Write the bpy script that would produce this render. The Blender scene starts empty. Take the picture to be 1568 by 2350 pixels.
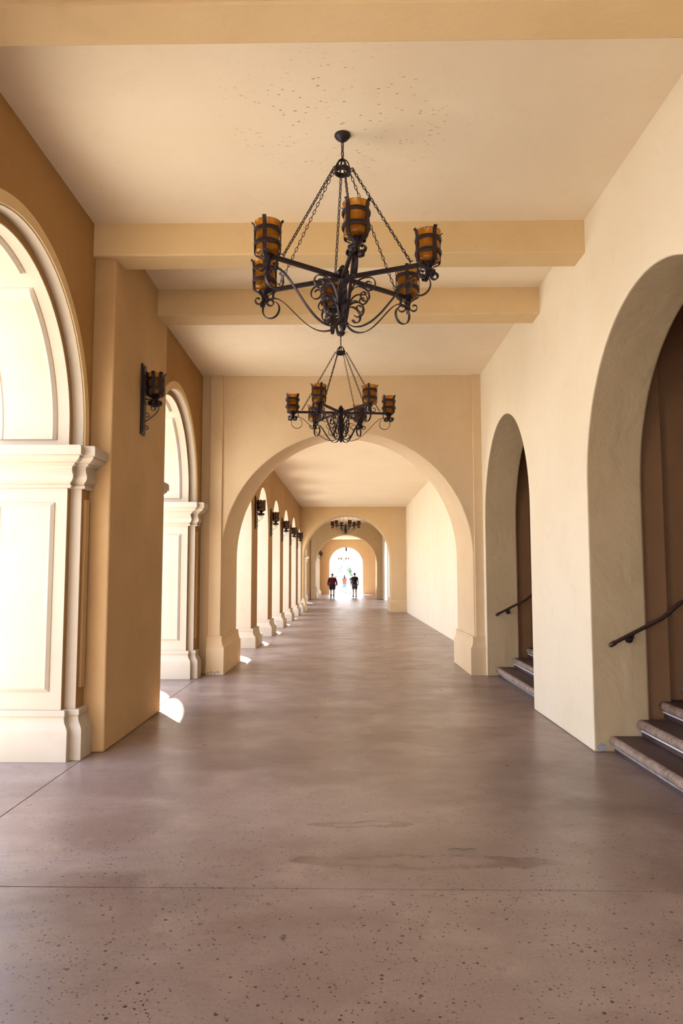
import bpy, bmesh, math, random
from mathutils import Vector, Matrix
PI = math.pi
S = bpy.context.scene
COL = S.collection
random.seed(7)

# ------------------------------------------------------------------ camera
cam = bpy.data.cameras.new('camera'); co = bpy.data.objects.new('camera', cam); COL.objects.link(co)
co.location = (0, 0, 1.65)
co.rotation_euler = (PI/2 + math.atan(145/1690), 0, math.radians(1.0))
cam.sensor_fit = 'AUTO'; cam.sensor_width = 36; cam.lens = 36*1690/2350
cam.shift_x = 21.5/2350
cam.clip_start = .05; cam.clip_end = 600
S.camera = co
S.view_settings.view_transform = 'Standard'; S.view_settings.look = 'None'
S.view_settings.gamma = 1; S.view_settings.use_curve_mapping = False
S.view_settings.exposure = 2.2

# ------------------------------------------------------------------ sky and sun
w = bpy.data.worlds.new('sky'); S.world = w; w.use_nodes = True
nt = w.node_tree; nt.nodes.clear()
wo = nt.nodes.new('ShaderNodeOutputWorld'); bg = nt.nodes.new('ShaderNodeBackground')
tc = nt.nodes.new('ShaderNodeTexCoord'); sp = nt.nodes.new('ShaderNodeSeparateXYZ'); rp = nt.nodes.new('ShaderNodeValToRGB')
nt.links.new(tc.outputs['Generated'], sp.inputs[0]); nt.links.new(sp.outputs['Z'], rp.inputs[0])
rp.color_ramp.elements[0].position = 0; rp.color_ramp.elements[0].color = (1, 1, 1, 1)
e = rp.color_ramp.elements.new(.3); e.color = (.78, .90, 1.15, 1)
rp.color_ramp.elements[2].position = 1; rp.color_ramp.elements[2].color = (.36, .50, .82, 1)
nt.links.new(rp.outputs[0], bg.inputs[0]); bg.inputs[1].default_value = 1.5
nt.links.new(bg.outputs[0], wo.inputs[0])
sun = bpy.data.lights.new('sun', 'SUN'); sun.energy = 8.5; sun.angle = math.radians(.6); sun.color = (1, .93, .8)
so = bpy.data.objects.new('sun', sun); COL.objects.link(so)
so.rotation_euler = Vector((.35, -.62, -1)).to_track_quat('-Z', 'Y').to_euler(); so.location = (-20, 20, 40)

# ------------------------------------------------------------------ materials
def mat(name):
    m = bpy.data.materials.new(name); m.use_nodes = True
    return m, m.node_tree, m.node_tree.nodes['Principled BSDF']
def N(nt, t, **k):
    n = nt.nodes.new(t)
    for a, v in k.items(): setattr(n, a, v)
    return n
def noise(nt, scale, detail=4, rough=.55, vec=None, dist=0):
    n = N(nt, 'ShaderNodeTexNoise'); n.inputs['Scale'].default_value = scale; n.inputs['Detail'].default_value = detail
    n.inputs['Roughness'].default_value = rough; n.inputs['Distortion'].default_value = dist
    if vec: nt.links.new(vec, n.inputs['Vector'])
    return n.outputs['Fac']
def ramp(nt, fac, stops):
    r = N(nt, 'ShaderNodeValToRGB'); e = r.color_ramp.elements
    while len(e) < len(stops): e.new(.5)
    for i, (p, c) in enumerate(stops):
        e[i].position = p; e[i].color = (*c, 1) if not isinstance(c, (int, float)) else (c, c, c, 1)
    nt.links.new(fac, r.inputs[0]); return r.outputs[0]
def mix(nt, fac, a, b, mode='MIX'):
    m = N(nt, 'ShaderNodeMix', data_type='RGBA', blend_type=mode)
    for s, v in ((0, fac), (6, a), (7, b)):
        if hasattr(v, 'links'): nt.links.new(v, m.inputs[s])
        elif isinstance(v, (int, float)): m.inputs[s].default_value = v
        else: m.inputs[s].default_value = (*v, 1)
    return m.outputs[2]
def mth(nt, op, a, b=None, c=None, clamp=False):
    m = N(nt, 'ShaderNodeMath', operation=op); m.use_clamp = clamp
    for i, v in enumerate((a, b, c)):
        if v is None: continue
        if hasattr(v, 'links'): nt.links.new(v, m.inputs[i])
        else: m.inputs[i].default_value = v
    return m.outputs[0]
def objco(nt, scale=(1, 1, 1)):
    t = N(nt, 'ShaderNodeTexCoord'); mp = N(nt, 'ShaderNodeMapping'); mp.inputs['Scale'].default_value = scale
    nt.links.new(t.outputs['Object'], mp.inputs[0]); return mp.outputs[0]
def bump(nt, b, h, strength, dist=.02, prev=None):
    n = N(nt, 'ShaderNodeBump'); n.inputs['Strength'].default_value = strength; n.inputs['Distance'].default_value = dist
    nt.links.new(h, n.inputs['Height'])
    if prev: nt.links.new(prev, n.inputs['Normal'])
    nt.links.new(n.outputs[0], b.inputs['Normal']); return n.outputs[0]

def plaster(name, base, dark, spots=False, rough=.85, bs=.5):
    m, nt, b = mat(name)
    v = objco(nt)
    c = mix(nt, ramp(nt, noise(nt, .7, 5, .6, v), [(.3, 0.), (.72, 1.)]), base, dark)
    c = mix(nt, ramp(nt, noise(nt, 3.5, 6, .65, v, .6), [(.55, 0.), (.8, .35)]), c, tuple(x*.82 for x in dark))
    # small chips and specks
    vo = N(nt, 'ShaderNodeTexVoronoi'); vo.inputs['Scale'].default_value = 5.0
    nt.links.new(v, vo.inputs['Vector'])
    sp_ = ramp(nt, vo.outputs['Distance'], [(.02, 1.), (.05, 0.)])
    sp_ = mth(nt, 'MULTIPLY', sp_, ramp(nt, noise(nt, 1.1, 2, .5, v), [(.56, 0.), (.62, .7)]))
    c = mix(nt, sp_, c, (.16, .08, .04))
    if spots:   # fly specks around the lamp hooks
        sx = N(nt, 'ShaderNodeSeparateXYZ'); t = N(nt, 'ShaderNodeTexCoord'); nt.links.new(t.outputs['Object'], sx.inputs[0])
        v2 = objco(nt, (1, 2.6, 1)); vo2 = N(nt, 'ShaderNodeTexVoronoi'); vo2.inputs['Scale'].default_value = 12; vo2.inputs['Randomness'].default_value = 1
        nt.links.new(v2, vo2.inputs['Vector'])
        nn = mth(nt, 'ADD', vo2.outputs['Distance'], mth(nt, 'MULTIPLY', noise(nt, 40, 2, .5, v), .12))
        s = mth(nt, 'MULTIPLY', ramp(nt, nn, [(.17, 1.), (.25, 0.)]), ramp(nt, noise(nt, 3.1, 3, .6, v), [(.38, 0.), (.52, .8)]))
        tot = None
        for cy in (5.3, 10.0):
            dx = mth(nt, 'DIVIDE', sx.outputs[0], 1.1); dy = mth(nt, 'DIVIDE', mth(nt, 'SUBTRACT', sx.outputs[1], cy), .9)
            d = mth(nt, 'SQRT', mth(nt, 'ADD', mth(nt, 'MULTIPLY', dx, dx), mth(nt, 'MULTIPLY', dy, dy)))
            k = mth(nt, 'SUBTRACT', 1., d, clamp=True)
            tot = k if tot is None else mth(nt, 'ADD', tot, k)
        c = mix(nt, mth(nt, 'MULTIPLY', s, mth(nt, 'MULTIPLY', tot, 1.8, clamp=True)), c, (.17, .1, .06))
    nt.links.new(c, b.inputs['Base Color']); b.inputs['Roughness'].default_value = rough
    b.inputs['Specular IOR Level'].default_value = .25
    p = bump(nt, b, noise(nt, 2.4, 6, .5, objco(nt, (1, 1, .7)), .35), bs, .035)
    bump(nt, b, noise(nt, 28, 4, .6, v), .25, .004, p)
    return m
M = {}
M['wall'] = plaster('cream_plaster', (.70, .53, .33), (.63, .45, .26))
M['ceil'] = plaster('ceiling_plaster', (.86, .73, .54), (.82, .67, .47), spots=True, bs=.3)
M['ochre_shade'] = plaster('shaded_ochre_plaster', (.38, .21, .08), (.31, .16, .055))  # ochre plaster, base colour darkened to stand in for shade on the left walls
M['beam'] = plaster('beam_plaster', (.71, .52, .29), (.65, .46, .23))
M['stone'] = plaster('pale_jamb_plaster', (.49, .41, .32), (.44, .36, .265), bs=.2)
M['white'] = plaster('white_wall_plaster', (.82, .71, .54), (.77, .65, .46), bs=.4)
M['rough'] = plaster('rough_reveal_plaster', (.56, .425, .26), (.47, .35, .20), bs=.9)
M['far'] = plaster('far_pale_plaster', (.86, .84, .72), (.8, .8, .7))
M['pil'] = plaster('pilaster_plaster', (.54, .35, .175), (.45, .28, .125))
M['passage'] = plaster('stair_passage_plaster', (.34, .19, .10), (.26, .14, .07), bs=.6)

def floor_mat():
    m, nt, b = mat('worn_concrete')
    v = objco(nt); t = N(nt, 'ShaderNodeTexCoord'); sx = N(nt, 'ShaderNodeSeparateXYZ'); nt.links.new(t.outputs['Object'], sx.inputs[0])
    c = mix(nt, ramp(nt, noise(nt, .8, 6, .6, objco(nt, (.6, 1.3, 1)), .5), [(.33, 0.), (.68, 1.)]), (.33, .25, .215), (.18, .12, .098))
    c = mix(nt, ramp(nt, noise(nt, 5, 6, .7, v), [(.5, 0.), (.85, .6)]), c, (.2, .12, .09))
    c = mix(nt, ramp(nt, noise(nt, 60, 3, .7, v), [(.35, .35), (.65, 0.)]), c, (.13, .08, .065))
    c = mix(nt, ramp(nt, noise(nt, 9, 5, .75, objco(nt, (.5, 2.2, 1)), .8), [(.58, 0.), (.72, .55)]), c, (.12, .075, .06))
    c = mix(nt, ramp(nt, noise(nt, 1.6, 5, .6, v, .4), [(.52, 0.), (.72, .5)]), c, (.40, .30, .25))
    # pores
    vo = N(nt, 'ShaderNodeTexVoronoi'); vo.inputs['Scale'].default_value = 19; nt.links.new(v, vo.inputs['Vector'])
    sz = mth(nt, 'MULTIPLY', noise(nt, 23, 1, .5, v), .26)
    pr = ramp(nt, mth(nt, 'SUBTRACT', vo.outputs['Distance'], sz), [(0., 1.), (.035, 0.)])
    vc = N(nt, 'ShaderNodeSeparateColor'); nt.links.new(vo.outputs['Color'], vc.inputs[0])
    pr = mth(nt, 'MULTIPLY', pr, mth(nt, 'GREATER_THAN', vc.outputs[0], .45))
    vo3 = N(nt, 'ShaderNodeTexVoronoi'); vo3.inputs['Scale'].default_value = 38; nt.links.new(v, vo3.inputs['Vector'])
    p3 = ramp(nt, mth(nt, 'SUBTRACT', vo3.outputs['Distance'], mth(nt, 'MULTIPLY', noise(nt, 31, 1, .5, v), .3)), [(0., 1.), (.04, 0.)])
    p3 = mth(nt, 'MULTIPLY', p3, ramp(nt, noise(nt, 2.2, 3, .6, v), [(.36, 0.), (.5, 1.)]))
    pr = mth(nt, 'MAXIMUM', pr, p3)
    # more pores on the nearer, older slab
    near = ramp(nt, mth(nt, 'MULTIPLY', mth(nt, 'SUBTRACT', 7.5, sx.outputs[1]), .25, clamp=True), [(0., .25), (1., 1.)])
    pr = mth(nt, 'MULTIPLY', pr, near)
    c = mix(nt, pr, c, (.035, .02, .018))
    # dried water marks: two wandering trails
    d = None
    for (cx, cy, rx, ry, x0) in ((.45, 4.42, .62, .085, 0), (.1, 5.05, .28, .05, 0)):
        X = mth(nt, 'DIVIDE', mth(nt, 'SUBTRACT', sx.outputs[0], cx), rx)
        Y = mth(nt, 'DIVIDE', mth(nt, 'SUBTRACT', mth(nt, 'ADD', sx.outputs[1], mth(nt, 'MULTIPLY', mth(nt, 'SUBTRACT', noise(nt, 2.4, 3, .5, v), .5), .22)), cy), ry)
        r = mth(nt, 'SQRT', mth(nt, 'ADD', mth(nt, 'MULTIPLY', X, X), mth(nt, 'MULTIPLY', Y, Y)))
        k = ramp(nt, mth(nt, 'ABSOLUTE', mth(nt, 'SUBTRACT', r, 1.)), [(.2, .6), (.36, 0.)])
        d = k if d is None else mth(nt, 'MAXIMUM', d, k)
    c = mix(nt, d, c, (.12, .07, .055))
    nt.links.new(c, b.inputs['Base Color'])
    nt.links.new(mth(nt, 'SUBTRACT', ramp(nt, noise(nt, 2, 5, .6, v), [(.3, .27), (.7, .42)]), mth(nt, 'MULTIPLY', d, .15)), b.inputs['Roughness'])
    b.inputs['Specular IOR Level'].default_value = .5
    p = bump(nt, b, pr, -.5, .006)
    bump(nt, b, noise(nt, 14, 6, .6, v), .18, .006, p)
    return m
M['floor'] = floor_mat()

def simple(name, col, rough=.6, metal=0, nscale=12, var=.25, bs=.2, spec=.5):
    m, nt, b = mat(name); v = objco(nt)
    c = mix(nt, ramp(nt, noise(nt, nscale, 5, .6, v), [(.35, 0.), (.7, 1.)]), col, tuple(x*(1-var) for x in col))
    nt.links.new(c, b.inputs['Base Color']); b.inputs['Roughness'].default_value = rough; b.inputs['Metallic'].default_value = metal
    b.inputs['Specular IOR Level'].default_value = spec
    if bs: bump(nt, b, noise(nt, nscale*4, 4, .6, v), bs, .003)
    return m
M['iron'] = simple('wrought_iron', (.032, .021, .026), .45, .55, 30, .4, .35)
M['railm'] = simple('brown_metal', (.075, .04, .035), .4, .5, 30, .3)
M['redrail'] = simple('red_paint', (.45, .06, .03), .4)
M['tread'] = simple('dark_stone_tread', (.075, .04, .035), .5, 0, 6, .35)
M['nosing'] = simple('worn_stone_nosing', (.36, .25, .19), .65, 0, 14, .6, .4)
M['strip'] = simple('white_strip', (.8, .8, .85), .5, 0, 8, .1)
M['dirt'] = simple('worn_bare_cement', (.42, .42, .45), .9, 0, 9, .5, .6)
M['paving'] = simple('pale_paving', (.50, .48, .43), .9, 0, 3, .12)
M['glassm'], _nt, _b = mat('amber_glass')
_b.inputs['Base Color'].default_value = (.5, .16, .01, 1); _b.inputs['Roughness'].default_value = .12
_b.inputs['Transmission Weight'].default_value = .8; _b.inputs['IOR'].default_value = 1.3
_v = objco(_nt); _nt.links.new(ramp(_nt, noise(_nt, 14, 3, .5, _v), [(.35, (.72, .36, .04)), (.7, (.42, .16, .012))]), _b.inputs['Base Color'])
bump(_nt, _b, noise(_nt, 25, 3, .5, _v), .3, .004)
M['skin'] = simple('skin', (.55, .33, .24), .6, 0, 20, .08, 0)
M['hair'] = simple('dark_hair', (.02, .015, .013), .6, 0, 60, .3)
M['maroon'] = simple('maroon_knit', (.13, .012, .025), .9, 0, 40, .3)
M['black'] = simple('black_cotton', (.018, .017, .022), .9, 0, 40, .3)
M['navy'] = simple('navy_cotton', (.03, .035, .07), .9, 0, 40, .3)
M['gray'] = simple('grey_cotton', (.12, .12, .16), .9, 0, 40, .3)
M['denim'] = simple('blue_denim', (.12, .2, .35), .9, 0, 40, .3)
M['red'] = simple('red_cotton', (.75, .05, .03), .9, 0, 40, .15)
M['whitec'] = simple('white_cotton', (.7, .7, .72), .9, 0, 40, .1)
M['leaf'] = simple('green_leaves', (.10, .2, .09), .7, 0, 3, .5)
M['bark'] = simple('bark', (.2, .14, .1), .9, 0, 8, .4)

# ------------------------------------------------------------------ helpers
def obj(name, bm, m, parent=None, smooth=40, bevel=0, label=None):
    me = bpy.data.meshes.new(name)
    bmesh.ops.recalc_face_normals(bm, faces=bm.faces)
    bm.to_mesh(me); bm.free()
    for q in (m if isinstance(m, (list, tuple)) else [m]): me.materials.append(q)
    if smooth:
        for p in me.polygons: p.use_smooth = True
        me.set_sharp_from_angle(angle=math.radians(smooth))
    o = bpy.data.objects.new(name, me); COL.objects.link(o)
    if parent: o.parent = parent
    if bevel:
        b = o.modifiers.new('bevel', 'BEVEL'); b.width = bevel; b.segments = 3; b.limit_method = 'ANGLE'; b.angle_limit = math.radians(35)
        b.harden_normals = False
    if label: o['label'] = label
    return o
def struct(name, bm, m, label, cat='wall', smooth=40, bevel=0):
    o = obj(name, bm, m, None, smooth, bevel); o['kind'] = 'structure'; o['label'] = label; o['category'] = cat; return o
def tag(o, label, cat, group=None):
    o['label'] = label; o['category'] = cat
    if group: o['group'] = group
    return o
def empty(name, loc, rz=0):
    o = bpy.data.objects.new(name, None); COL.objects.link(o); o.location = loc; o.rotation_euler = (0, 0, rz); o.empty_display_size = .1
    return o
def copy_tree(o, parent=None):
    c = o.copy(); COL.objects.link(c); c.parent = parent
    for ch in [x for x in COL.objects if x.parent == o]: copy_tree(ch, c)
    return c
def box(bm, x0, x1, y0, y1, z0, z1):
    v = [bm.verts.new((x, y, z)) for x in (x0, x1) for y in (y0, y1) for z in (z0, z1)]
    for f in ((0, 1, 3, 2), (4, 6, 7, 5), (0, 4, 5, 1), (2, 3, 7, 6), (0, 2, 6, 4), (1, 5, 7, 3)): bm.faces.new([v[i] for i in f])
def loft(bm, A, B, caps=True):
    """two matching closed loops of 3D points -> solid"""
    a = [bm.verts.new(p) for p in A]; b = [bm.verts.new(p) for p in B]; n = len(a)
    for i in range(n): bm.faces.new((a[i], a[(i+1) % n], b[(i+1) % n], b[i]))
    if caps: bm.faces.new(a); bm.faces.new(b)
def opening(c, r, spring, rz=None, n=40):
    """(u,z) points of a round-headed opening from the floor up, over and down"""
    rz = rz or r
    p = [(c-r, 0)]
    p += [(c - r*math.cos(PI*i/n), spring + rz*math.sin(PI*i/n)) for i in range(n+1)]
    return p + [(c+r, 0)]
def profile_wall(u0, u1, top, ops):
    p = [(u0, 0)]
    for o in ops: p += opening(*o)
    return p + [(u1, 0), (u1, top), (u0, top)]
def wallX(bm, x0, x1, poly, sk=None):
    f = (lambda x, u: x + sk(u)) if sk else (lambda x, u: x)
    loft(bm, [(f(x0, u), u, z) for u, z in poly], [(f(x1, u), u, z) for u, z in poly])
def wallY(bm, y0, y1, A, B=None):
    loft(bm, [(u, y0, z) for u, z in A], [(u, y1, z) for u, z in (B or A)])
def sweep_plan(bm, path, prof, side=1):
    """sweep a moulding profile [(offset, z)] along a plan polyline with mitred corners; offset goes to the right of travel * side"""
    n = len(path); P = [Vector((p[0], p[1])) for p in path]; rings = []
    for i in range(n):
        d0 = (P[i]-P[i-1]).normalized() if i else None
        d1 = (P[i+1]-P[i]).normalized() if i < n-1 else None
        nr = lambda d: Vector((d.y, -d.x))*side
        if d0 is None: m = nr(d1)
        elif d1 is None: m = nr(d0)
        else:
            a, b = nr(d0), nr(d1); m = (a+b); m = m/ (m.dot(a)) if m.length > 1e-6 else a
        rings.append([bm.verts.new((P[i].x+m.x*o, P[i].y+m.y*o, z)) for o, z in prof])
    k = len(prof)
    for i in range(n-1):
        for j in range(k):
            bm.faces.new((rings[i][j], rings[i][(j+1) % k], rings[i+1][(j+1) % k], rings[i+1][j]))
    bm.faces.new(rings[0]); bm.faces.new(rings[-1])
def sc(prof, kx, kz=1, z0=0): return [(o*kx, z0+z*kz) for o, z in prof]

CORNICE = [(-.03, 2.45), (.03, 2.45), (.045, 2.462), (.045, 2.475), (.03, 2.487), (.035, 2.50), (.055, 2.515), (.07, 2.54), (.07, 2.565), (.055, 2.60), (.05, 2.63),
           (.06, 2.65), (.085, 2.662), (.085, 2.675), (.10, 2.68), (.135, 2.70), (.155, 2.72), (.155, 2.735), (.175, 2.74), (.175, 2.81), (.165, 2.83), (-.03, 2.83)]
BASE = [(-.03, 0), (.09, 0), (.09, .27), (.085, .28), (.075, .30), (.05, .335), (.042, .37), (.045, .385), (.05, .39), (.05, .43), (.04, .44), (-.03, .44)]
PLINTH = [(-.03, 0), (.08, 0), (.08, .44), (.075, .45), (.07, .455), (.045, .50), (.035, .56), (.035, .60), (.04, .615), (.03, .63), (-.03, .63)]

XL, XR = -2.46, 2.33          # wall faces of the near bays
CZ, CZ2 = 5.09, 4.73          # ceiling heights
XO = -3.35                    # outer face of the arcade

# ------------------------------------------------------------------ ground and floor
bm = bmesh.new(); box(bm, -90, 90, -60, 260, -.3, -.06)
struct('ground', bm, M['paving'], 'pale sunlit paving around and beyond the arcade', 'ground', 0)
bm = bmesh.new()
ys = [-9, -1.1, 4.045, 14.38, 24.7, 35, 45.3, 64.8]
for a, b in zip(ys, ys[1:]):
    for x0, x1 in ((-3.6, -2.365), (-2.365, 3.0)): box(bm, x0+.003, x1-.003, a+.004, b-.004, -.2, 0)
struct('floor', bm, M['floor'], 'long worn brown concrete floor with pores and saw-cut joints', 'floor', 0, .004)

# ------------------------------------------------------------------ ceilings
bm = bmesh.new(); box(bm, -3.5, 7.2, -3.5, 12.6, CZ, CZ+.35)
struct('ceiling', bm, M['ceil'], 'flat plaster ceiling over the beamed nearest bays', 'ceiling', 0)
bm = bmesh.new(); box(bm, -3.5, 3.6, 14.2, 33.3, CZ2, CZ2+.7)
struct('ceiling', bm, M['ceil'], 'flat streaked ceiling beyond the first cross arch', 'ceiling', 0)
bm = bmesh.new(); box(bm, -3.5, 3.6, 34.5, 52.1, 5.3, 5.6)
struct('ceiling', bm, M['ceil'], 'ceiling of the bay holding the third chandelier', 'ceiling', 0)
bm = bmesh.new(); box(bm, -3.5, 3.6, 53.4, 64.1, CZ2, CZ2+.7)
struct('ceiling', bm, M['ceil'], 'ceiling of the farthest bay before the last arch', 'ceiling', 0)

# ------------------------------------------------------------------ left arcade, near bays
def near_arcade(y0, y1, cs, X, xo, label, pil, R=1.365, sp=3.0, CZ=CZ):
    bm = bmesh.new()
    wallX(bm, xo, X-.10, profile_wall(y0, y1, CZ+.1, [(c, R-.08, sp, None, 48) for c in cs]))
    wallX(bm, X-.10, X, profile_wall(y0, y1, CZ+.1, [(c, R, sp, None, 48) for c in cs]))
    struct('wall_left', bm, [M['ochre_shade']], label, 'wall', 40, .006)
    for ci, c in enumerate(cs):
        wh = (['the left arch beside the viewpoint', 'the large left arch cut by the photo edge', 'the second left arch, beyond the near sconce'] if len(cs) == 3 else ['the nearer left arch of the third bay', 'the farther left arch of the third bay'])[ci]
        # archivolt band lying on the wall face
        bm = bmesh.new(); n = 48
        inn = [(c-R*math.cos(PI*i/n), sp+R*math.sin(PI*i/n)) for i in range(n+1)]
        out = [(c-(R+.1)*math.cos(PI*i/n), sp+(R+.1)*math.sin(PI*i/n)) for i in range(n+1)]
        inn = [(c-R, 2.82)]+inn+[(c+R, 2.82)]; out = [(c-R-.1, 2.82)]+out+[(c+R+.1, 2.82)]
        lp = inn + out[::-1]
        wallX(bm, X-.02, X+.018, lp)
        struct('trim_1', bm, M['beam'], 'raised plaster band around '+wh, 'trim', 40, .005)
        for s in (1, -1):
            jb = (' on the far jamb of ' if s > 0 else ' on the near jamb of ')+wh
            # impost cornice and base wrapping each jamb
            j1 = c+s*(R-.08); j2 = c+s*R
            path = [(xo, j1), (X-.10, j1), (X-.10, j2), (X, j2), (X, j2+s*.22)]
            for nm, pr, lb in (('trim_2', CORNICE, 'moulded impost cornice'+jb), ('trim_3', BASE, 'moulded base'+jb)):
                bm = bmesh.new(); sweep_plan(bm, path, pr, s)
                struct(nm, bm, M['stone'], lb, 'trim', 35, .002)
            # jamb facing + lining so the reveal is the pale stone colour
            bm = bmesh.new()
            n = 24; A = [(j1, 0)]+[(c+s*(R-.08)*math.cos(PI/2*i/n), sp+(R-.08)*math.sin(PI/2*i/n)) for i in range(n+1)]
            r2 = R-.08-.012
            B = [(c+s*r2, 0)]+[(c+s*r2*math.cos(PI/2*i/n), sp+r2*math.sin(PI/2*i/n)) for i in range(n+1)]
            wallX(bm, xo, X-.10, A+B[::-1])
            A = [(j2, 0)]+[(c+s*R*math.cos(PI/2*i/n), sp+R*math.sin(PI/2*i/n)) for i in range(n+1)]
            r2 = R-.012
            B = [(c+s*r2, 0)]+[(c+s*r2*math.cos(PI/2*i/n), sp+r2*math.sin(PI/2*i/n)) for i in range(n+1)]
            wallX(bm, X-.10, X+.003, A+B[::-1])
            struct('trim_4', bm, M['stone'], 'pale plaster lining'+jb, 'trim', 40)
            # raised panel on the jamb
            jf = c+s*(R-.092); x0, x1 = xo+.14, X-.21
            bm = bmesh.new()
            def panel(z0, z1):
                e = .035
                o = [(x0, z0), (x1, z0), (x1, z1), (x0, z1)]; i_ = [(x0+e, z0+e), (x1-e, z0+e), (x1-e, z1-e), (x0+e, z1-e)]; e2 = .012
                k_ = [(x0+e+e2, z0+e+e2), (x1-e-e2, z0+e+e2), (x1-e-e2, z1-e-e2), (x0+e+e2, z1-e-e2)]
                L = [[(x, jf+s*.01, z) for x, z in o], [(x, jf-s*.006, z) for x, z in o], [(x, jf-s*.03, z) for x, z in i_], [(x, jf-s*.02, z) for x, z in k_]]
                V = [[bm.verts.new(p) for p in l] for l in L]
                for a, b in zip(V, V[1:]):
                    for q in range(4): bm.faces.new((a[q], a[(q+1) % 4], b[(q+1) % 4], b[q]))
                bm.faces.new(V[-1]); bm.faces.new(V[0])
            panel(.60, 2.32)
            for a0, a1 in ((-8, 60), (67, 90.0001)):
                n = 20; ring = []
                for i in range(n+1):
                    t = math.radians(a0+(a1-a0)*i/n); rr = R-.092
                    if a0 < 0 and i == 0: t = 0
                    def pt(x, d):
                        if a0 < 0 and i == 0: return (x, c+s*(rr-d), 2.95)
                        return (x, c+s*(rr-d)*math.cos(t), sp+(rr-d)*math.sin(t))
                    edge = 0 if (i == 0 or (i == n and a1 < 89)) else 1
                    ring.append([bm.verts.new(pt(x, d)) for x, d in ((x0, -.01), (x0, .006), (x0+.035, .03*edge+.004), (x0+.047, .02*edge+.004), (x1-.047, .02*edge+.004), (x1-.035, .03*edge+.004), (x1, .006), (x1, -.01))])
                for a, b in zip(ring, ring[1:]):
                    for q in range(8): bm.faces.new((a[q], a[(q+1) % 8], b[(q+1) % 8], b[q]))
                bm.faces.new(ring[0]); bm.faces.new(ring[-1])
            # slim panel on the corridor face of the jamb
            struct('trim_5', bm, M['stone'], 'raised plaster panels'+jb, 'trim', 30, .004)
            bm = bmesh.new(); a, b = sorted((j2+s*.06, j2+s*.155)); box(bm, X-.01, X+.022, a, b, .62, 2.36)
            struct('trim_5', bm, M['pil'], 'slim raised panel facing the corridor'+jb, 'trim', 30, .004)
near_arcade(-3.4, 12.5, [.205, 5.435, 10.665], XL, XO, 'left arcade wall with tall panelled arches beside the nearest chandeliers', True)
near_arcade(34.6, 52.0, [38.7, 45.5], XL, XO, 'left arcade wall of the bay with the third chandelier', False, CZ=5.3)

# pilasters and ceiling beams
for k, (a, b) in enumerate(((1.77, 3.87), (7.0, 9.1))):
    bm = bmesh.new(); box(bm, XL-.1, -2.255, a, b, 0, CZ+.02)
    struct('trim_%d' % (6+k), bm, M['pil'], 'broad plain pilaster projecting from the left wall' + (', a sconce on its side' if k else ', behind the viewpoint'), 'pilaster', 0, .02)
for k, (a, b) in enumerate(((1.7, 2.02), (3.76, 4.08), (6.93, 7.27), (8.60, 8.96))):
    bm = bmesh.new(); box(bm, XL-.05, XR+.05, a, b, 4.765, CZ+.02)
    struct('trim_%d' % (8+k), bm, M['beam'], ['plaster ceiling beam behind the viewpoint', 'plaster ceiling beam nearest the viewpoint', 'plaster ceiling beam behind the nearest chandelier', 'plaster ceiling beam farther back, before the second chandelier'][k], 'beam', 0, .018)

# ------------------------------------------------------------------ right wall, near bays
AR = [(5.6, 1.5, 2.5, None, 48), (10.8, 1.5, 2.5, None, 48)]
bm = bmesh.new(); wallX(bm, XR, XR+.53, profile_wall(-3.4, 12.6, CZ+.1, AR))
me_o = struct('wall_right', bm, [M['white'], M['rough']], 'right wall with two arched openings onto stairs', 'wall', 40, .02)
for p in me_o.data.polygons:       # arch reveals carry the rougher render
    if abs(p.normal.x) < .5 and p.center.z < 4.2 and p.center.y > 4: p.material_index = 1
# stair passages behind the right wall
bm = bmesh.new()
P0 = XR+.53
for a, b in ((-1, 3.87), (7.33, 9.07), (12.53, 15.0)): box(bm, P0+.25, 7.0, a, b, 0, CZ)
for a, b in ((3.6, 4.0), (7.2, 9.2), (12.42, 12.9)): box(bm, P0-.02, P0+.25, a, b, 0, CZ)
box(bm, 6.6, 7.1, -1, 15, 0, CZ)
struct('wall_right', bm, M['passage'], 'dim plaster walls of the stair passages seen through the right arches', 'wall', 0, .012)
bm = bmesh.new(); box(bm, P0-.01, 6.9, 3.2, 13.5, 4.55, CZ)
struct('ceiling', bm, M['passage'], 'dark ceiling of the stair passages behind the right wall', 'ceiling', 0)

# ------------------------------------------------------------------ stairs
def stair(ya, yb, label, group):
    root = empty('stone_staircase', (2.465, (ya+yb)/2, 0)); tag(root, label, 'stairs', group)
    yc = (ya+yb)/2
    for i in range(9):
        x = .26*i; z0 = .15*i; z1 = z0+.15; ex = 0 if i < 2 else .2
        hw = (yb-ya)/2-.012+ex
        bm = bmesh.new(); r = .044
        nose = [(x+r-r*math.sin(t), z1-r-r*math.cos(t)+0) for t in [PI*k/8 for k in range(9)]]
        prof = [(x+.05, z0-.0 if i else -.02)]+[(x+.05, z1-2*r)]+nose+[(x+.33 if i < 8 else x+1.95, z1), (x+.33 if i < 8 else x+1.95, z0 if i else -.02)]
        loft(bm, [(px, -hw, pz) for px, pz in prof], [(px, hw, pz) for px, pz in prof])
        o = obj('step', bm, [M['tread'], M['nosing']], root, 40)
        for p in o.data.polygons:
            if p.center.x < x+r+.003 and p.center.z > z1-2*r-.01: p.material_index = 1
        if i in (0, 1, 2):
            bm = bmesh.new(); box(bm, x+.035, x+.051, -hw+.05, hw-.02, z1-.102, z1-.089)
            obj('riser_strip', bm, M['strip' if i else 'dirt'], o, 0, label='white strip under the nosing' if i else 'grey cement strip under the nosing')
    return root
stair(4.1, 7.1, 'dark stone stairs with worn rounded nosings rising through the nearer right arch', 'stone stairs on the right')
stair(9.3, 12.3, 'dark stone stairs rising through the farther right arch, beyond the white pier', 'stone stairs on the right')

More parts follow.
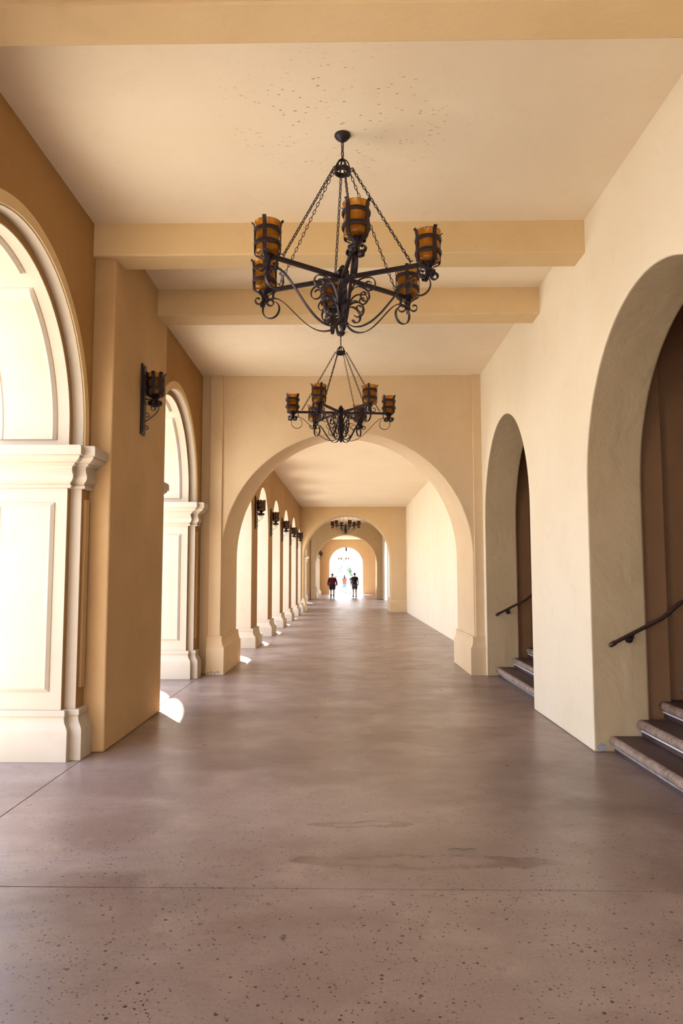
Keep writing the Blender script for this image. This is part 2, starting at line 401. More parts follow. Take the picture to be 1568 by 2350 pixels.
def tube(bm, pts, r, n=10, caps=True):
    rings = []; P = [Vector(p) for p in pts]; up = None
    for i, p in enumerate(P):
        t = ((P[min(i+1, len(P)-1)]-P[max(i-1, 0)])).normalized()
        if up is None: up = Vector((0, 0, 1)) if abs(t.z) < .9 else Vector((1, 0, 0))
        s = t.cross(up).normalized(); up = s.cross(t).normalized()
        rr = r[i] if isinstance(r, (list, tuple)) else r
        rings.append([bm.verts.new(p + s*rr*math.cos(2*PI*k/n) + up*rr*math.sin(2*PI*k/n)) for k in range(n)])
    for a, b in zip(rings, rings[1:]):
        for k in range(n): bm.faces.new((a[k], a[(k+1) % n], b[(k+1) % n], b[k]))
    if caps: bm.faces.new(rings[0]); bm.faces.new(rings[-1])
def lathe(bm, prof, n=24, c=(0, 0, 0), axis='Z', closed=False):
    rings = []
    for r, z in prof:
        ring = []
        for k in range(n):
            a = 2*PI*k/n; u, v = r*math.cos(a), r*math.sin(a)
            p = (u, v, z) if axis == 'Z' else (u, z, v) if axis == 'Y' else (z, u, v)
            ring.append(bm.verts.new((p[0]+c[0], p[1]+c[1], p[2]+c[2])))
        rings.append(ring)
    prs = list(zip(rings, rings[1:]))+([(rings[-1], rings[0])] if closed else [])
    for a, b in prs:
        for k in range(n): bm.faces.new((a[k], a[(k+1) % n], b[(k+1) % n], b[k]))
    if not closed: bm.faces.new(rings[0]); bm.faces.new(rings[-1])

def handrail(yw, label):
    root = empty('handrail', (2.47, yw, 1.0)); tag(root, label, 'handrail', 'handrails on the right')
    y = -.07
    bm = bmesh.new()
    tube(bm, [(-.012, y, -.008), (.0, y, 0), (.035, y, .02), (.06, y, .034), (.3, y, .155), (.49, y, .25), (.55, y, .30), (.64, y, .375), (.68, y, .40), (.74, y, .425)],
         [.012, .023, .025, .018, .019, .019, .021, .021, .019, .018], 12)
    obj('rail', bm, M['railm'], root, 60)
    bm = bmesh.new(); tube(bm, [(.74, y, .425), (.9, y, .505), (1.9, y, 1.05)], .0175, 12); obj('upper_rail', bm, M['redrail'], root, 60, label='red painted upper rail')
    for bx in (.215, 1.35):
        bm = bmesh.new(); bz = .045 if bx < 1 else .66
        yo = .05 if bx < 1 else .28
        lathe(bm, [(.005, yo-.035), (.03, yo-.03), (.036, yo-.015), (.036, yo+.012)], 20, (bx, 0, bz), 'Y')
        tube(bm, [(bx, yo-.02, bz), (bx, y+.01, bz+.02), (bx, y, bz+.055)], .009, 8)
        obj('bracket', bm, M['iron'], root, 50)
handrail(7.05, 'dark metal handrail bolted to the nearer right arch jamb')
handrail(12.25, 'dark metal handrail in the farther right arch beyond the white pier')
# worn patches at the wall feet
bm = bmesh.new()
def blotch(bm, c, u, v, nrm, r, n=18, t=.004):
    c, u, v, nrm = map(Vector, (c, u, v, nrm)); A = []; 
    for k in range(n):
        a = 2*PI*k/n; q = r*(.65+.5*random.random()); p = c+u*math.cos(a)*q+v*math.sin(a)*q*.8
        if p.z < .002: p.z = .002
        A.append(p)
    loft(bm, [tuple(p-nrm*.004) for p in A], [tuple(p+nrm*t) for p in A])
blotch(bm, (2.40, 7.10, .045), (1, 0, 0), (0, 0, 1), (0, -1, 0), .055)
struct('trim_12', bm, M['dirt'], 'bare grey cement patch at the foot of the nearer right jamb', 'patch', 0)

# ------------------------------------------------------------------ cross walls
def cross(y0, y1, xl, xr, c, r, sp, top, label, rzb=None, m='wall', n=64):
    A = profile_wall(xl, xr, top, [(c, r, sp, r, n)]); B = profile_wall(xl, xr, top, [(c, r, sp, rzb or r, n)])
    bm = bmesh.new(); wallY(bm, y0, y1, A, B); return struct('wall_middle', bm, M[m], label, 'wall', 40, .014)
cross(12.5, 14.3, -3.4, 3.4, .03, 2.13, 1.97, CZ+.35, 'cross wall with the first great round arch', 2.33)
cross(33.2, 34.6, -3.4, 3.4, .10, 1.97, 2.41, CZ+.35, 'second cross wall with its arch, third chandelier showing through', None, 'beam')
cross(52.0, 53.4, -3.4, 3.4, .09, 2.20, 2.33, CZ+.35, 'third cross wall with a wide arch beyond the third chandelier', None, 'beam')
cross(64.0, 64.8, -3.4, 3.4, .09, 1.45, 2.61, CZ+.35, 'far end wall whose arch opens on bright sunshine', None, 'wall')
cross(-3.6, -3.2, -3.4, 3.4, -.95, 1.4, 2.9, CZ+.35, 'unseen open arch at the near end of the arcade, behind the viewpoint, shaped to light the bays from the left', None, 'wall')  # unseen opening, narrowed and set left of centre to steer the rear light
def strip(nm, x0, x1, y, z1, label):
    bm = bmesh.new(); box(bm, x0, x1, y-.05, y+.03, .5, z1)
    struct(nm, bm, M['wall'], label, 'pilaster', 0, .008)
strip('trim_13', -2.31, -2.10, 12.5, CZ+.01, 'flat pilaster strip left of the first great arch')
strip('trim_14', 2.185, 2.40, 12.5, CZ+.01, 'flat pilaster strip right of the first great arch')
strip('trim_15', 2.085, 2.80, 33.2, CZ2+.01, 'flat pilaster strip right of the second arch')
strip('trim_16', -2.40, -2.14, 52.0, CZ+.01, 'flat pilaster strip left of the third arch')
strip('trim_17', 2.32, 2.62, 52.0, CZ+.01, 'flat pilaster strip right of the third arch')
def plinth(path, side, label, nm, k=1):
    bm = bmesh.new(); sweep_plan(bm, path, [(o, z*k) for o, z in PLINTH], side); struct(nm, bm, M['wall'], label, 'plinth', 30, .004)
plinth([(-2.32, 12.45), (-2.10, 12.45), (-2.10, 14.36)], 1, 'moulded plinth at the left foot of the first great arch', 'trim_18')
plinth([(2.42, 12.45), (2.16, 12.45), (2.16, 14.30)], -1, 'moulded plinth at the right foot of the first great arch', 'trim_19')
plinth([(2.76, 33.15), (2.07, 33.15), (2.07, 34.7)], -1, 'moulded plinth at the right foot of the second arch', 'trim_20')
plinth([(-2.2, 33.2), (-1.87, 33.2), (-1.87, 34.7)], 1, 'moulded plinth at the left foot of the second arch', 'trim_21')
plinth([(-2.40, 51.95), (-2.12, 51.95), (-2.12, 53.5)], 1, 'moulded plinth at the left foot of the third arch', 'trim_22', 1.35)
plinth([(2.62, 51.95), (2.30, 51.95), (2.30, 53.5)], -1, 'moulded plinth at the right foot of the third arch', 'trim_23', 1.35)
bm = bmesh.new()
for k in range(4): blotch(bm, (-2.28+.055*k, 12.3685, .035+.012*(k % 2)), (1, 0, 0), (0, 0, 1), (0, -1, 0), .022+.004*(k % 2), 14, .0015)
struct('trim_24', bm, M['dirt'], 'grey scuffed base of the left plinth under the first great arch', 'patch', 0)

# right walls of the far bays
bm = bmesh.new(); box(bm, 2.75, 3.3, 14.2, 33.3, 0, CZ2+.1)
struct('wall_right', bm, M['white'], 'long blank white wall right of the far corridor', 'wall', 0)
bm = bmesh.new(); wallX(bm, 2.62, 3.3, profile_wall(34.5, 52.1, 5.4, [(38.7, 1.5, 2.6), (42.9, 1.5, 2.6), (47.5, 1.5, 2.6)]))
struct('wall_right', bm, M['white'], 'right wall of the bay with the third chandelier', 'wall', 0)
bm = bmesh.new(); box(bm, 2.62, 3.3, 53.3, 64.1, 0, CZ2+.1)
struct('wall_right', bm, M['wall'], 'right wall of the farthest bay', 'wall', 0)

# ------------------------------------------------------------------ left arcades, far bays (plain round arches)
def plain_arcade(y0, y1, ops, X, xo, sk, label, base=.12, sp=2.75):
    bm = bmesh.new(); r = ops[0][1]
    wallX(bm, xo, X, profile_wall(y0, y1, CZ2+.1, [(c, rr, sp, None, 32) for c, rr in ops]), sk)
    o = struct('wall_left', bm, [M['ochre_shade'], M['stone']], label, 'wall', 40, .012)
    for p in o.data.polygons:
        if abs(p.normal.x) < .5 and p.center.z < 4.3: p.material_index = 1
    edges = [y0]+[e for c, rr in ops for e in (c-rr, c+rr)]+[y1]
    for k in range(1, len(edges)-2, 2):
        a, b = edges[k+1], edges[k+2]
        if b > y1-.2: b = b
        bm = bmesh.new()
        xa, xb = X+(sk(a) if sk else 0), X+(sk(b) if sk else 0)
        sweep_plan(bm, [(xo+.02, a), (xa, a), (xb, b), (xo+.02, b)], [(-.03, 0), (base, 0), (base, .24), (base-.01, .25), (base*.75, .27), (base*.45, .33), (base*.4, .38), (base*.45, .39), (base*.45, .43), (base*.35, .44), (-.03, .44)], 1)
        struct('trim_25', bm, [M['stone']], 'moulded base of the '+['first', 'second', 'third', 'fourth', 'fifth', 'sixth'][k//2]+' pier in the '+label, 'plinth', 30, .004)
sk = lambda y: .01*(y-17)
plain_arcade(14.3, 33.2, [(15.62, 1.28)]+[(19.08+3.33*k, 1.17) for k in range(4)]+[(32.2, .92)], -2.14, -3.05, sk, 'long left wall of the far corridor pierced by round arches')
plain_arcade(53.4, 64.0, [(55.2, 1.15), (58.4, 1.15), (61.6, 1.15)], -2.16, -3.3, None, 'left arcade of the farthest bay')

# ------------------------------------------------------------------ ironwork
def strap(bm, pts, w, t, ax=(0, 1, 0), O=(0, 0, 0), U=(1, 0, 0)):
    """flat bar along 2D path pts=(u,z) in the plane through O spanned by U and Z; w = width across the plane, t = thickness in it"""
    O, U, A = Vector(O), Vector(U), Vector(ax); Z = Vector((0, 0, 1)); rings = []
    n = len(pts)
    for i in range(n):
        a = Vector(pts[max(i-1, 0)]); b = Vector(pts[min(i+1, n-1)]); d = (b-a).normalized(); nn = Vector((-d.y, d.x))
        tt = t[i] if isinstance(t, list) else t
        p = Vector(pts[i])
        q1, q2 = p+nn*tt/2, p-nn*tt/2
        rings.append([bm.verts.new(O+U*q.x+Z*q.y+A*s*w/2) for q, s in ((q1, 1), (q1, -1), (q2, -1), (q2, 1))])
    for a, b in zip(rings, rings[1:]):
        for k in range(4): bm.faces.new((a[k], a[(k+1) % 4], b[(k+1) % 4], b[k]))
    bm.faces.new(rings[0]); bm.faces.new(rings[-1])
def spiral(c, r0, r1, a0, a1, n=28):
    return [(c[0]+(r0+(r1-r0)*i/n)*math.cos(math.radians(a0+(a1-a0)*i/n)), c[1]+(r0+(r1-r0)*i/n)*math.sin(math.radians(a0+(a1-a0)*i/n))) for i in range(n+1)]
def bez(p0, p1, p2, p3, n=16):
    P = [Vector(p) for p in (p0, p1, p2, p3)]
    return [tuple(P[0]*(1-t)**3+P[1]*3*t*(1-t)**2+P[2]*3*t*t*(1-t)+P[3]*t**3) for t in [i/n for i in range(1, n)]]
def chain(bm, a, b, L=.042, W=.025, r=.0037):
    a, b = Vector(a), Vector(b); d = b-a; ln = d.length; d.normalize()
    s = d.cross(Vector((0, 0, 1)) if abs(d.z) < .95 else Vector((0, 1, 0))).normalized(); t = s.cross(d)
    n = max(1, round(ln/(L-2.6*r)))
    pitch = ln/n
    for i in range(n):
        c = a+d*pitch*(i+.5); u = (s*.85+t*.5).normalized() if i % 2 else (s*-.5+t*.85).normalized()
        vv = d.cross(u); rings = []
        for k in range(12):
            an = 2*PI*k/12; h = (L/2-r-W/2+r)*(1 if math.cos(an) > 0.01 else -1 if math.cos(an) < -.01 else 0)
            p = c+d*(math.cos(an)*(W/2-r)+h)+u*math.sin(an)*(W/2-r)
            e = (d*math.cos(an)+u*math.sin(an)).normalized()
            rings.append([bm.verts.new(p+(e*math.cos(q)+vv*math.sin(q))*r) for q in (PI/4, 3*PI/4, 5*PI/4, 7*PI/4)])
        for k in range(12):
            A_, B_ = rings[k], rings[(k+1) % 12]
            for q in range(4): bm.faces.new((A_[q], A_[(q+1) % 4], B_[(q+1) % 4], B_[q]))

def cage(bm, O, ang0=45, R=.088, H=.235, nf=4, curls=True, fw=.028):
    """iron basket: fingers, hoops, tips flared at the rim and curls under the foot; O = foot centre at z of the glass bottom"""
    for k in range(nf):
        a = math.radians(ang0+k*360/nf); U = (math.cos(a), math.sin(a), 0); T = (-math.sin(a), math.cos(a), 0)
        p = [(R+.028, H+.006), (R+.022, H+.004), (R+.012, H-.008), (R+.007, H-.035), (R+.006, H*.5), (R+.006, .035), (R+.005, .010), (R, -.004), (R-.02, -.014), (.05, -.022), (.024, -.042), (.017, -.065)]
        if curls: p += spiral((.052, -.088), .037, .016, 160, 500, 18)
        strap(bm, p, fw, .006, T, O, U)
    for z, h in ((H*.72, .03), (H*.30, .032)):
        lathe(bm, [(R+.009, z-h/2), (R+.013, z), (R+.009, z+h/2), (R+.002, z+h/2), (R+.002, z-h/2)], 24, O, closed=True)
    lathe(bm, [(.005, -.10), (.017, -.10), (.019, -.05), (.03, -.02), (.05, -.006), (.002, -.002)], 12, O)
def glass(bm, O, R=.084, H=.235):
    o = [(.004, .004), (R*.9, .004), (R*.99, .015), (R, .035), (R, H-.05), (R*1.03, H-.02), (R*1.13, H)]
    i_ = [(r-.004 if r > .01 else r, z+(.004 if z < .03 else 0)) for r, z in o][::-1]
    lathe(bm, o+i_, 28, O)

def chandelier():
    root = empty('iron_chandelier', (0, 0, 0))
    AZ = -1.16       # arm level below the ceiling
    bm = bmesh.new(); lathe(bm, [(.062, 0), (.064, -.01), (.058, -.022), (.042, -.040), (.02, -.055), (.006, -.064)], 24); obj('canopy', bm, M['iron'], root)
    bm = bmesh.new(); chain(bm, (0, 0, -.06), (0, 0, -.215), .05, .026, .0045); obj('hanging_chain', bm, M['iron'], root, 60)
    bm = bmesh.new(); zr = -.30
    for k in range(3):
        a = k*PI/3+.2; U = (math.cos(a), math.sin(a), 0); T = (-math.sin(a), math.cos(a), 0)
        strap(bm, [(.055*math.cos(t)*(1 if abs(math.cos(t)) < .99 else 1), .02+ .075*math.sin(t)) for t in [PI*i/16 for i in range(17)]], .012, .008, T, (0, 0, zr), U)
        for s in (1, -1):
            strap(bm, [(s*.055, .022), (s*.055, -.01)], .012, .008, T, (0, 0, zr), U)
            strap(bm, [(s*.056, -.005), (s*.075, -.012), (s*.085, .002), (s*.08, .016)], .008, .006, T, (0, 0, zr), U)
    lathe(bm, [(.052, -.018), (.064, -.018), (.066, .018), (.052, .018)], 24, (0, 0, zr), closed=True)
    obj('crown_ring', bm, M['iron'], root)
    bm = bmesh.new()
    for k in range(6):
        a = math.radians(60*k+30); U = (math.cos(a), math.sin(a), 0); T = (-math.sin(a), math.cos(a), 0)
        strap(bm, [(.0, .10), (.018, .085), (.026, .03), (.024, -.2), (.022, -.36), (.008, -.405), (0, -.41)], .014, .012, T, (0, 0, AZ), U)
    lathe(bm, [(.004, .06), (.03, .05), (.034, .02), (.034, -.03), (.024, -.05), (.018, -.36), (.028, -.385), (.02, -.41), (.004, -.425)], 12, (0, 0, AZ))
    obj('hub', bm, M['iron'], root)
    for k in range(6):
        a = math.radians(60*k); U = Vector((math.cos(a), math.sin(a), 0)); T = Vector((-math.sin(a), math.cos(a), 0)); O = (0, 0, AZ)
        bm = bmesh.new()
        strap(bm, [(.015, .0), (.68, .0)], .026, .03, T, O, U)
        strap(bm, [(.03, .012), (.05, .045), (.02, .075)], .02, .007, T, O, U)
        strap(bm, [(.54, .012), (.54, .03), (.55, .042), (.565, .04)], .006, .006, T, O, U)
        obj('arm', bm, M['iron'], root, 30)
        bm = bmesh.new()
        path = spiral((.115, -.285), .03, .115, -490, -90, 30)+bez((.115, -.40), (.32, -.42), (.47, -.07), (.60, -.072), 18)+spiral((.615, -.157), .086, .066, 98, -235, 30)
        strap(bm, path, .022, .0065, T, O, U)
        strap(bm, [(.60, -.012), (.602, -.07)], .016, .012, T, O, U)
        obj('scroll_brace', bm, M['iron'], root, 30)
        bm = bmesh.new()
        path = spiral((.215, -.088), .022, .06, -330, 90, 26)+bez((.215, -.028), (.10, -.01), (.035, -.1), (.03, -.34), 14)
        strap(bm, path, .018, .006, T, O, U)
        path = spiral((.165, -.20), .016, .045, -330, 100, 22)+bez((.157, -.156), (.08, -.13), (.035, -.2), (.03, -.37), 10)
        strap(bm, path, .016, .006, T, O, U)
        obj('inner_scroll', bm, M['iron'], root, 30)
        C_ = U*.68+Vector((0, 0, AZ+.005))
        bm = bmesh.new(); cage(bm, C_, 60*k+45); cg = obj('lamp_cage', bm, M['iron'], root, 35)
        bm = bmesh.new(); glass(bm, C_); obj('glass_cup', bm, M['glassm'], cg, 60, label='amber glass cup')
        bm = bmesh.new(); chain(bm, U*.078+Vector((0, 0, zr+.01)), U*.545+Vector((0, 0, AZ+.035))); obj('chain', bm, M['iron'], root, 60)
    return root
ch1 = chandelier()
def place(o, loc, deg, label):
    o.location = loc; o.rotation_euler = (0, 0, math.radians(deg)); tag(o, label, 'chandelier', 'iron chandeliers down the middle of the corridor')
specs = [((-.015, 5.50, CZ), -90+8, 'nearest and largest wrought-iron chandelier with amber glass cups, hanging before the first beams'),
         ((-.055, 10.22, CZ), -90+35, 'second wrought-iron chandelier with amber cups, hanging just in front of the first great arch'),
         ((.03, 37.2, 5.3), -90+18, 'small distant iron chandelier seen in the opening of the second arch'),
         ((-.2, 104, 5.05), -90+30, 'tiny faint chandelier in the bright far distance above the walkers')]
for i, (l, d, lb) in enumerate(specs):
    place(ch1 if i == 0 else copy_tree(ch1), l, d, lb)

def sconce():
    """wall plate on x=0, cup sticking out to +x; z=0 at the plate's foot"""
    root = empty('iron_wall_sconce', (0, 0, 0))
    bm = bmesh.new(); box(bm, 0, .024, -.075, .075, 0, .79)
    box(bm, .02, .034, -.05, .05, .03, .76)
    obj('back_plate', bm, M['iron'], root, 0, .004)
    O = (.147, 0, .445)
    bm = bmesh.new(); cage(bm, O, 0, .094, .235, 8, True, .04); cg = obj('lamp_cage', bm, M['iron'], root, 35)
    bm = bmesh.new(); glass(bm, O, .09); obj('glass_cup', bm, M['glassm'], cg, 60, label='dark amber glass cup')
    T = (0, 1, 0)
    def piece(nm, pts, w, t):
        bm = bmesh.new(); strap(bm, pts, w, t, T); obj(nm, bm, M['iron'], root, 30)
    piece('bracket_bar', [(.015, .40), (.155, .40)], .016, .014)
    piece('bracket_bar', [(.025, .60), (.06, .60)], .016, .012); piece('bracket_bar', [(.025, .51), (.06, .51)], .016, .012)
    piece('scroll_brace', spiral((.125, .30), .012, .034, -400, 60, 24)+bez((.142, .33), (.235, .32), (.19, .24), (.02, .135), 14)+[(.02, .135)], .014, .008)
    piece('scroll', spiral((.06, .215), .037, .012, 215, -160, 22), .012, .007)
    piece('scroll', spiral((.055, .075), .034, .012, 230, -130, 22)[::-1], .012, .007)
    piece('scroll', spiral((.065, .365), .03, .012, 160, 480, 20), .012, .007)
    return root
s0 = sconce()
ss = [((-2.255, 8.02, 3.20), 'large black iron sconce on the near left pilaster')]
wn = ['first', 'second', 'third', 'fourth', 'fifth']
for k in range(5):
    y = 17.40+3.34*k; ss.append(((-2.14+sk(y), y, 2.74), wn[k]+' iron sconce along the far left arcade, counted from the viewer'))
for y, lb in ((56.8, 'nearer of two tiny distant sconces left of the end wall'), (60.0, 'middle tiny sconce on the farthest left arcade'), (63.3, 'tiny distant iron sconce beside the end wall')):
    ss.append(((-2.16, y, 2.95), lb))
for i, (l, lb) in enumerate(ss):
    o = s0 if i == 0 else copy_tree(s0)
    o.location = l; tag(o, lb, 'sconce', 'iron sconces on the left wall')

# small hanging lantern under the end arch
t = empty('hanging_lantern', (.11, 64.4, 4.06)); tag(t, 'small dark lantern hanging from the crown of the end arch', 'lantern')
bm = bmesh.new(); lathe(bm, [(.13, 0), (.13, -.03), (.02, -.07), (.006, -.08)], 12); obj('canopy', bm, M['iron'], t)
bm = bmesh.new(); lathe(bm, [(.05, -.06), (.085, -.1), (.06, -.28), (.01, -.36)], 8); obj('lantern_body', bm, M['iron'], t)

# ------------------------------------------------------------------ floor litter
bm = bmesh.new(); pts = [(.62, 4.60, .006), (.66, 4.607, .01), (.71, 4.596, .007), (.76, 4.60, .012), (.79, 4.607, .005)]
tube(bm, pts, [.002, .0035, .003, .0025, .001], 6); o = obj('twig', bm, M['bark'], None, 60); tag(o, 'thin dark twig lying on the floor right of centre', 'twig')
bm = bmesh.new(); bmesh.ops.create_icosphere(bm, subdivisions=2, radius=.012)
for v in bm.verts: v.co = Vector((v.co.x*1.2, v.co.y, v.co.z*.5))*(1+.2*random.random())+Vector((-.29, 3.52, .004))
o = obj('pebble', bm, M['bark'], None, 60); tag(o, 'small dark pebble on the foreground floor', 'pebble')

# ------------------------------------------------------------------ people
def skin(name, V, E, m, parent=None, root=0, sub=2):
    me = bpy.data.meshes.new(name); me.from_pydata([v[0] for v in V], E, []); me.update()
    me.materials.append(m)
    o = bpy.data.objects.new(name, me); COL.objects.link(o)
    if parent: o.parent = parent
    s = o.modifiers.new('skin', 'SKIN'); s.use_smooth_shade = True; s.branch_smoothing = .4
    sv = me.skin_vertices[0].data
    for i, v in enumerate(V):
        r = v[1]; sv[i].radius = r if isinstance(r, tuple) else (r, r); sv[i].use_root = (i == root)
    b = o.modifiers.new('sub', 'SUBSURF'); b.levels = sub; b.render_levels = sub
    return o
def person(loc, h, rz, label, top, bottom, long_sleeve=False, hair='short', phase=1, build=1.0, long_legs=False, socks=None, extra=None):
    root = empty('person', loc, rz); tag(root, label, 'person'); k = h/1.75
    def P(x, y, z): return (x*k, y*k, z*k)
    B = build
    V = [(P(0, 0, .96), (.165*B, .12*B)), (P(0, 0, 1.12), (.16*B, .115*B)), (P(0, -.01, 1.32), (.185*B, .125*B)), (P(0, -.01, 1.44), (.12*B, .09)), (P(0, .01, 1.515), .06),
         (P(0, .02, 1.58), (.078, .09)), (P(0, .02, 1.62), (.07, .08))]
    E = [(i, i+1) for i in range(6)]
    arms = {}
    for s in (1, -1):
        sw = .13*s*phase
        a = len(V); V += [(P(s*.165*B, -.01, 1.40), .075), (P(s*.225*B, -.01-sw*.2, 1.14), .055), (P(s*.25*B, .04+sw*.5, .90), .036), (P(s*.255*B, .055+sw*.6, .83), (.022, .04))]
        E += [(3, a), (a, a+1), (a+1, a+2), (a+2, a+3)]
        arms[s] = a
        hp = V[a+3][0]
        for q, (dy, ln) in enumerate(((.03, .075), (.011, .085), (-.008, .08), (-.026, .065))):
            f = len(V); V += [((hp[0], hp[1]+dy*k, hp[2]-.035*k), .009), ((hp[0]-s*.008*k, hp[1]+dy*1.05*k, hp[2]-(.035+ln*.55)*k), .0085), ((hp[0]-s*.02*k, hp[1]+dy*k, hp[2]-(.03+ln)*k), .007)]
            E += [(a+3, f), (f, f+1), (f+1, f+2)]
        f = len(V); V += [((hp[0]-s*.01*k, hp[1]+.042*k, hp[2]-.005*k), .01), ((hp[0]-s*.018*k, hp[1]+.06*k, hp[2]-.045*k), .008)]; E += [(a+3, f), (f, f+1)]
    legs = {}
    for s in (1, -1):
        st = .16*s*phase*-1
        a = len(V); lift = .05 if st < 0 else 0
        V += [(P(s*.09*B, 0, .90), .11*B), (P(s*.10, st*.55+.03, .50), .075), (P(s*.10, st-.01, .30), .07), (P(s*.10, st-.02, .10+lift), .048), (P(s*.105, st+.03, .05+lift*.6), .048), (P(s*.11, st+.13, .04), .04)]
        E += [(0, a), (a, a+1), (a+1, a+2), (a+2, a+3), (a+3, a+4), (a+4, a+5)]; legs[s] = a
    body = skin('body', V, E, M['skin'], root)
    dg = bpy.context.evaluated_depsgraph_get(); me = bpy.data.meshes.new_from_object(body.evaluated_get(dg))
    bm = bmesh.new(); bm.from_mesh(me)
    def blob(c, rad, rot=0):
        r_ = bmesh.ops.create_uvsphere(bm, u_segments=20, v_segments=14, radius=1)
        for v in r_['verts']:
            x, y, z = v.co; taper = 1-.22*max(0, -z)
            v.co = (c[0]*k+x*rad[0]*k*taper, c[1]*k+y*rad[1]*k*taper, c[2]*k+z*rad[2]*k)
    blob((0, .02, 1.64), (.078, .098, .118)); blob((0, .118, 1.625), (.013, .02, .026))
    for s in (1, -1): blob((s*.078, .01, 1.63), (.012, .022, .033)); blob((s*.03, .105, 1.655), (.013, .012, .009))
    for f in bm.faces: f.smooth = True
    body.modifiers.clear(); bm.to_mesh(me); bm.free(); body.data = me
    g = lambda i, d=0.02: (V[i][0], tuple(q+d for q in (V[i][1] if isinstance(V[i][1], tuple) else (V[i][1],)*2)))
    # top
    TV = [(P(0, 0, .86), (.20*B, .16*B)), g(1, .025), g(2, .02), (P(0, -.01, 1.455), (.11, .09)), (P(0, 0, .97), (.195*B, .155*B))]; TE = [(0, 4), (4, 1), (1, 2), (2, 3)]
    for s in (1, -1):
        a = arms[s]; n = len(TV); TV.append(g(a, .018)); TE.append((3, n))
        if long_sleeve: TV += [g(a+1, .02), g(a+2, .014)]; TE += [(n, n+1), (n+1, n+2)]
        else:
            mid = Vector(V[a][0]).lerp(Vector(V[a+1][0]), .65); TV.append((tuple(mid), .078)); TE.append((n, n+1))
    skin('shirt', TV, TE, top, root)
    BV = [(P(0, 0, 1.02), (.17*B, .13*B))]; BE = []
    for s in (1, -1):
        a = legs[s]; n = len(BV); kn = Vector(V[a+1][0]); hp_ = Vector(V[a][0])
        BV += [g(a, .02), (tuple(hp_.lerp(kn, .92)), .11)]; BE += [(0, n), (n, n+1)]
        if long_legs: BV += [g(a+2, .02), g(a+3, .02)]; BE += [(n+1, n+2), (n+2, n+3)]
    skin('trousers' if long_legs else 'shorts', BV, BE, bottom, root)
    for s in (1, -1):
        a = legs[s]; skin('shoe', [g(a+3, .012), g(a+4, .014), g(a+5, .012)], [(0, 1), (1, 2)], M['black'], root)
        if socks: skin('sock', [g(a+2, .006), g(a+3, .01)], [(0, 1)], socks, root)
    bm = bmesh.new(); bmesh.ops.create_uvsphere(bm, u_segments=20, v_segments=14, radius=1)
    for v in list(bm.verts):
        x, y, z = v.co
        v.co = (x*.088*k, (-.004+y*.106)*k, (1.662+z*.108)*k)
        if y > .35 and z < .45: v.co.y = .035*k
        if hair != 'long' and z < -.35: v.co.z = 1.625*k; v.co.x *= .9
    if hair == 'long':
        r_ = bmesh.ops.create_uvsphere(bm, u_segments=16, v_segments=12, radius=1)
        for v in r_['verts']:
            x, y, z = v.co; v.co = (x*.12*k*(1-.25*max(0, z)), (-.085+y*.055)*k, (1.50+z*.20)*k)
    obj('hair', bm, M['hair'], root, 180)
    if extra:
        bm = bmesh.new(); tube(bm, [P(.14*extra, .0, 1.47), P(.08*extra, -.155, 1.35), P(-.05*extra, -.165, 1.15), P(-.14*extra, -.1, 1.0)], .016, 8)
        obj('bag_strap', bm, M['whitec'], root, 60, label='white bag strap across the back')
    return root
person((-.93, 54.1, 0), 1.76, 0, 'person in a long-sleeved maroon top and dark shorts walking away, left of the pair', M['maroon'], M['navy'], True, 'short', 1, 1.32, False, M['navy'])
person((.72, 55.5, 0), 1.82, 0, 'person in a black T-shirt and grey shorts walking away, right of the pair', M['black'], M['gray'], False, 'short', -1, 1.08, False)
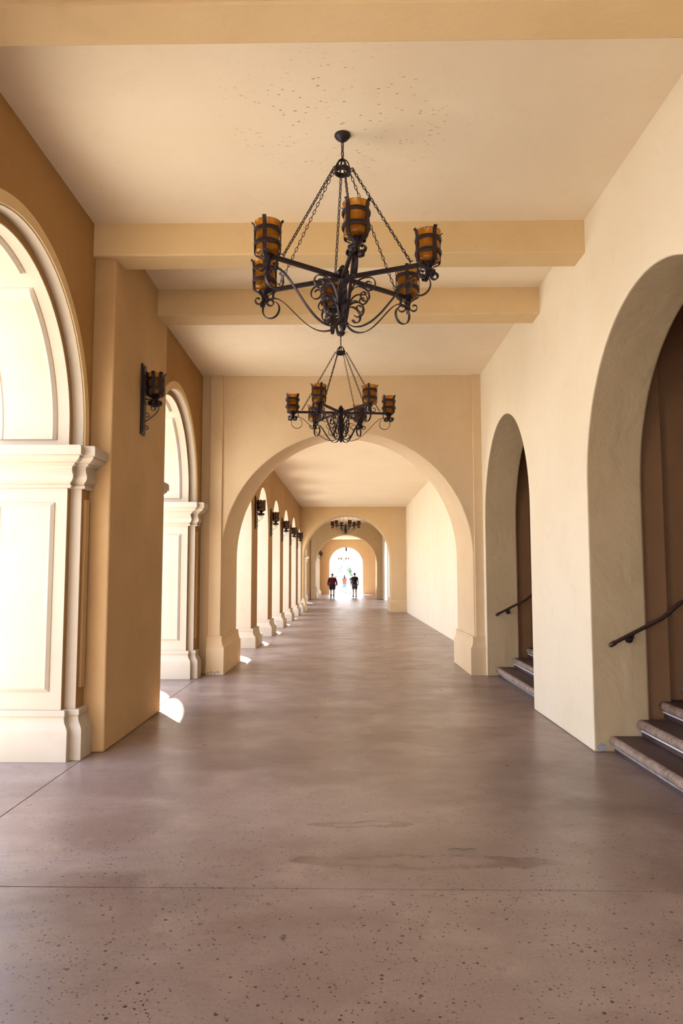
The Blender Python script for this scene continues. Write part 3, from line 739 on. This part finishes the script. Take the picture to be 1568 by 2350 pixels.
person((-.05, 68.5, -.05), 1.72, .1, 'person in a red top and blue shorts with long dark hair, between the two walkers', M['red'], M['denim'], False, 'long', 1, 1.0, False)
person((-.86, 69, -.05), 1.62, 0, 'person half hidden behind the walker in maroon', M['whitec'], M['whitec'], False, 'short', -1, .9, True)
person((.62, 67.6, -.05), 1.78, .2, 'person with a white strap across the back, half hidden behind the walker in black', M['navy'], M['whitec'], False, 'short', 1, .95, True, None, 1)

# ------------------------------------------------------------------ beyond the end arch
def far_wall(y, x0, x1, c, r, sp, top, label):
    bm = bmesh.new(); wallY(bm, y, y+1, profile_wall(x0, x1, top, [(c, r, sp, r, 32)])); 
    struct('wall_back', bm, M['far'], label, 'wall', 40)
far_wall(108, -9, 9, .0, 1.45, 2.6, 7.5, 'pale sunlit far facade with a round arch')
far_wall(150, -9, 9, .0, 1.35, 2.4, 7.5, 'second faint arch farther off through the far facade')
bm = bmesh.new(); box(bm, -9, 9, 98, 110, 5.05, 5.5); struct('ceiling', bm, M['far'], 'porch roof carrying the tiny distant chandelier', 'ceiling', 0)
def tree(x, y, h, label):
    r = empty('tree', (x, y, -.06)); tag(r, label, 'tree', 'trees beyond the far arch')
    bm = bmesh.new(); tube(bm, [(0, 0, 0), (.05, 0, h*.3), (-.05, .1, h*.6)], [.22, .16, .08], 10); obj('trunk', bm, M['bark'], r, 60)
    bm = bmesh.new()
    for _ in range(420):
        a, e, d = random.uniform(0, 2*PI), random.uniform(-1, 1), random.random()**.4
        c = Vector((math.cos(a)*math.sqrt(1-e*e)*h*.3*d, math.sin(a)*math.sqrt(1-e*e)*h*.3*d, h*.66+e*h*.3*d))
        s = random.uniform(.12, .3); R_ = Matrix.Rotation(random.uniform(0, 6), 3, Vector((random.random(), random.random(), random.random())).normalized())
        q = [bm.verts.new(c+R_@Vector(p)*s) for p in ((-1, 0, 0), (0, -.6, .15), (1, 0, 0), (0, .6, .15))]
        bm.faces.new(q)
    obj('foliage', bm, M['leaf'], r, 0)
tree(-1.9, 172, 5.5, 'small green tree left through the farthest arch')
tree(1.6, 185, 4.6, 'small green tree right through the farthest arch')
